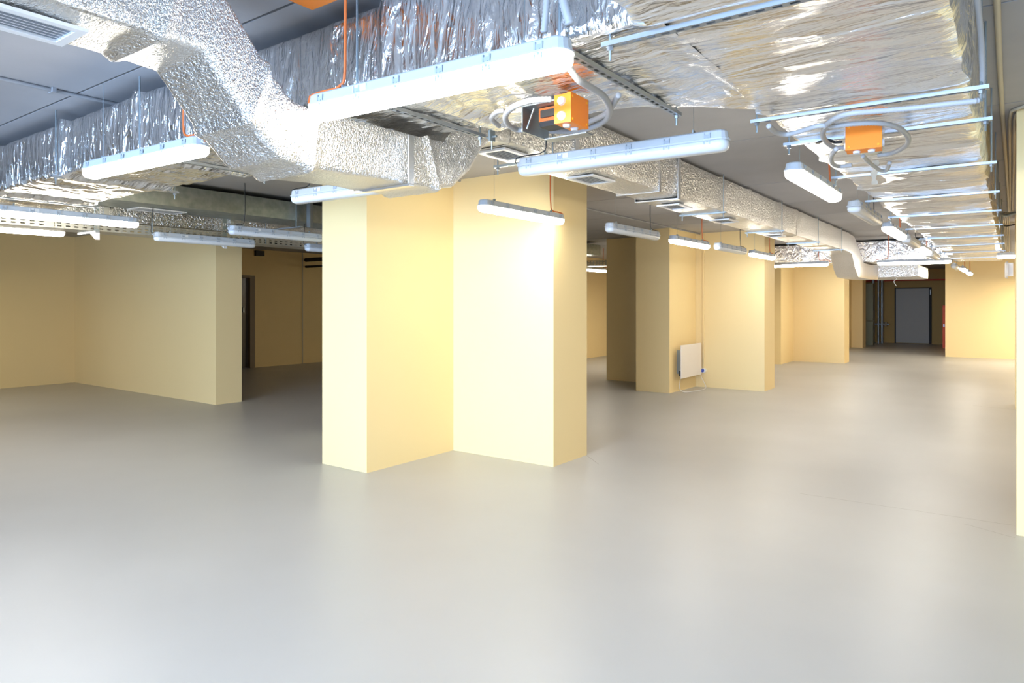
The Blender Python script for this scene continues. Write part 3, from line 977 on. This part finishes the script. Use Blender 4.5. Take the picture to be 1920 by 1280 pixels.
zc2 = CZ - .012
ceiling_run([(-4.50, -2.0, zc2), (-4.50, 15.0, zc2)], .012, 'grey painted conduit along the ceiling past the cream pillar', 'ceil_pipe')
for y_ in (1.0, 1.62):
    MB().quadbox(-4.53, -4.47, y_, y_ + .02, CZ - .028, CZ).build('saddle', M['ceil_pipe'], bpy.data.objects['ceiling_conduit'])
ceiling_run([(-0.045, 2.9, zc2), (-0.045, 5.0, zc2), (-.03, 8, zc2), (-.02, 11.4, zc2)], .013, 'beige painted conduit along the ceiling beside the wide duct, running longest')
for i, x in enumerate((-.005, .022)):
    ceiling_run([(.55, 5.38 + i * .10, zc2), (x + .08, 5.36 + i * .10, zc2), (x + .01, 5.45 + i * .10, zc2), (x, 5.7, zc2), (x, 8, zc2), (x, 11.4, zc2)], .010, ['beige conduit bending in from the aisle pillar, inner bend', 'beige conduit bending in from the aisle pillar, outer bend'][i], group='conduits by the aisle pillar')
for i in range(5):
    x = -.115 + i * .024
    ceiling_run([(x, 11.6, zc2), (x, 16, zc2), (x + .004 * math.sin(i), 22.5, zc2)], .009, 'pale ceiling cable of the far bundle, %s counted from the wide duct' % ('first', 'second', 'third', 'fourth', 'fifth')[i], group='ceiling cable bundle')
o = MB().tube([(-.16, 11.45, CZ - .03), (-.05, 11.55, CZ - .05), (.08, 11.45, CZ - .03), (.5, 11.4, CZ - .03)], .022, 10, .05).build('thick_cable', M['zinc_dark'], None, True)
tag(o, 'thick dark cable crossing over the pale ceiling cable bundle', 'cable')
o = MB().tube([(-.15, 13.2, CZ - .025), (-.05, 13.25, CZ - .04), (.06, 13.2, CZ - .025)], .010, 8, .05).build('cable_strap', M['black'], None, True)
tag(o, 'black strap across the pale ceiling cable bundle', 'strap')
MB().quadbox(-.14, .02, 2.70, 2.92, CZ - .05, CZ).build('ceiling_box', M['housing'])
tag(bpy.data.objects['ceiling_box'], 'pale blue box on the ceiling at the end of the beige conduit', 'junction box')

# ---------------------------------------------------------------- heater, socket, cable
ht = empty('wall_heater', (-4.50, 11.32, 0)); tag(ht, 'flat white panel heater on the yellow pillar', 'heater')
xh = .045
p_ = MB(); p_.quadbox(xh, xh + .018, -.46, .47, .235, .795)
o = p_.build('front_panel', M['heater'], ht)
bv = o.modifiers.new('bevel', 'BEVEL'); bv.width = .006; bv.segments = 2
MB().quadbox(xh - .02, xh, -.36, .40, .30, .73).build('back_shell', M['white'], ht)
MB().quadbox(-.08, xh - .02, -.3, -.26, .3, .7).build('wall_bracket', M['zinc_dark'], ht)
MB().quadbox(-.08, xh - .02, .26, .3, .3, .7).build('wall_bracket', M['zinc_dark'], ht)
MB().quadbox(xh - .015, xh + .005, -.475, -.46, .28, .37).build('control_unit', M['black'], ht)
sk = empty('wall_socket', (-4.42, 11.85, .30)); tag(sk, 'white wall socket with a blue plug beside the heater', 'socket')
MB().cyl((0, .02, 0), (0, -.03, 0), .042, n=20).build('socket_body', M['white'], sk)
MB().cyl((-.012, -.03, 0), (-.014, -.07, 0), .032, .026, n=16).build('plug', M['blue'], sk)
o = MB().tube([(-4.44, 11.79, .27), (-4.44, 11.77, .20), (-4.36, 11.72, .09), (-4.31, 11.66, .02), (-4.30, 11.45, .006), (-4.36, 11.1, .006), (-4.44, 10.98, .006), (-4.50, 10.95, .06), (-4.50, 10.98, .25)], .005, 7, .03).build('heater_cable', M['white'], None, True)
tag(o, 'thin white cable lying on the floor between heater and socket', 'cable')
o = MB().quadbox(-4.435, -4.41, 11.845, 11.868, .34, CZ - .01).build('wall_trunking', M['wall'])
tag(o, 'thin yellow painted trunking rising from the socket to the ceiling', 'trunking')

# ---------------------------------------------------------------- sounder on the aisle pillar
sn = empty('wall_sounder', (.03, 12.28, E_ + .48)); tag(sn, 'round white wall sounder high on the aisle pillar', 'sounder')
MB().quadbox(-.06, -.001, -.08, .08, -.09, .10).build('back_box', M['white'], sn)
mb = MB().cyl((-.06, 0, 0), (-.085, 0, 0), .125, .125, n=28); mb.cyl((-.085, 0, 0), (-.10, 0, 0), .125, .10, n=28)
mb.build('round_cover', M['white'], sn)

# ---------------------------------------------------------------- lobby at the far end
o = MB().cyl((-5.5, 28.9, E_ + .84), (-1.5, 28.9, E_ + .84), .03, n=10).build('red_pipe', M['red_pipe'])
tag(o, 'dark red pipe across the dim lobby above the grey door', 'pipe')
cbx = empty('fire_cabinet', (-1.69, 27.3, 0)); tag(cbx, 'tall red cabinet edge beside the lit far wall', 'cabinet')
MB().quadbox(-.16, .14, -.2, .2, .0, 1.42).build('cabinet_body', M['red'], cbx)
MB().quadbox(-.15, .13, -.215, -.2, .14, 1.40).build('cabinet_door', M['red'], cbx)
MB().quadbox(-.14, -.10, -.23, -.215, .7, .8).build('handle', M['zinc'], cbx)
ep = empty('electrical_panel', (-4.22, 27.2, 0)); tag(ep, 'tall olive metal panel beside the vertical pipes in the lobby', 'panel')
MB().quadbox(-.52, .26, 0, .25, 0.0, .86).build('lower_door', M['olive'], ep)
MB().quadbox(-.52, .26, 0, .25, .875, 2.2).build('upper_door', M['olive'], ep)
MB().quadbox(-.35, -.27, -.02, 0, .93, 1.03).build('lock', M['black'], ep)
MB().cyl((-.24, -.02, 1.05), (-.24, -.02, 2.1), .012).build('rod', M['zinc'], ep)
for i, x in enumerate((-4.15, -3.98, -3.86)):
    o = MB().cyl((x, 28.6, 0), (x, 28.6, CZ), (.05, .035, .045)[i], n=12).build('riser_pipe', M['zinc_dark'])
    tag(o, ('thickest dark riser pipe, next to the olive panel in the lobby', 'thinnest dark riser pipe in the lobby, between the other two', 'dark riser pipe in the lobby nearest the grey door')[i], 'pipe', 'riser pipes in the lobby')
MB().cyl((-4.1, 28.6, E_ - .78), (-3.62, 28.6, E_ - .78), .03, n=12).build('valve_pipe', M['zinc'])
vp = bpy.data.objects['valve_pipe']; tag(vp, 'horizontal zinc pipe stub with a valve across the riser pipes', 'pipe')
MB().cyl((-3.74, 28.6, E_ - .70), (-3.74, 28.6, E_ - .86), .05, n=12).build('valve', M['jamb'], vp)
o = MB().tube([(-1.98, 16.45, E_ + .55), (-1.94, 16.45, E_ + .51), (-2.0, 16.45, E_ + .46), (-1.95, 16.45, E_ + .36)], .005, 6, .03).build('loose_wire', M['white'], None, True)
tag(o, 'short white wire end dangling before the lobby', 'cable')

# passage: pipes and vent
for z, r_ in ((1.075, .05), (.905, .03)):
    o = MB().cyl((-14.21, 10.72, E_ + z), (-11.5, 10.72, E_ + z), r_, n=12).build('passage_pipe', M['dark'])
    tag(o, {1.075: 'thick dark pipe high in the dim passage', .905: 'thin dark pipe below the thick one in the dim passage'}[z], 'pipe')
MB().quadbox(-14.2, -14.12, 9.28, 9.50, E_ + 1.10, E_ + 1.22).build('wall_box', M['black'])
tag(bpy.data.objects['wall_box'], 'small black box high on the passage wall above the doorway', 'box')
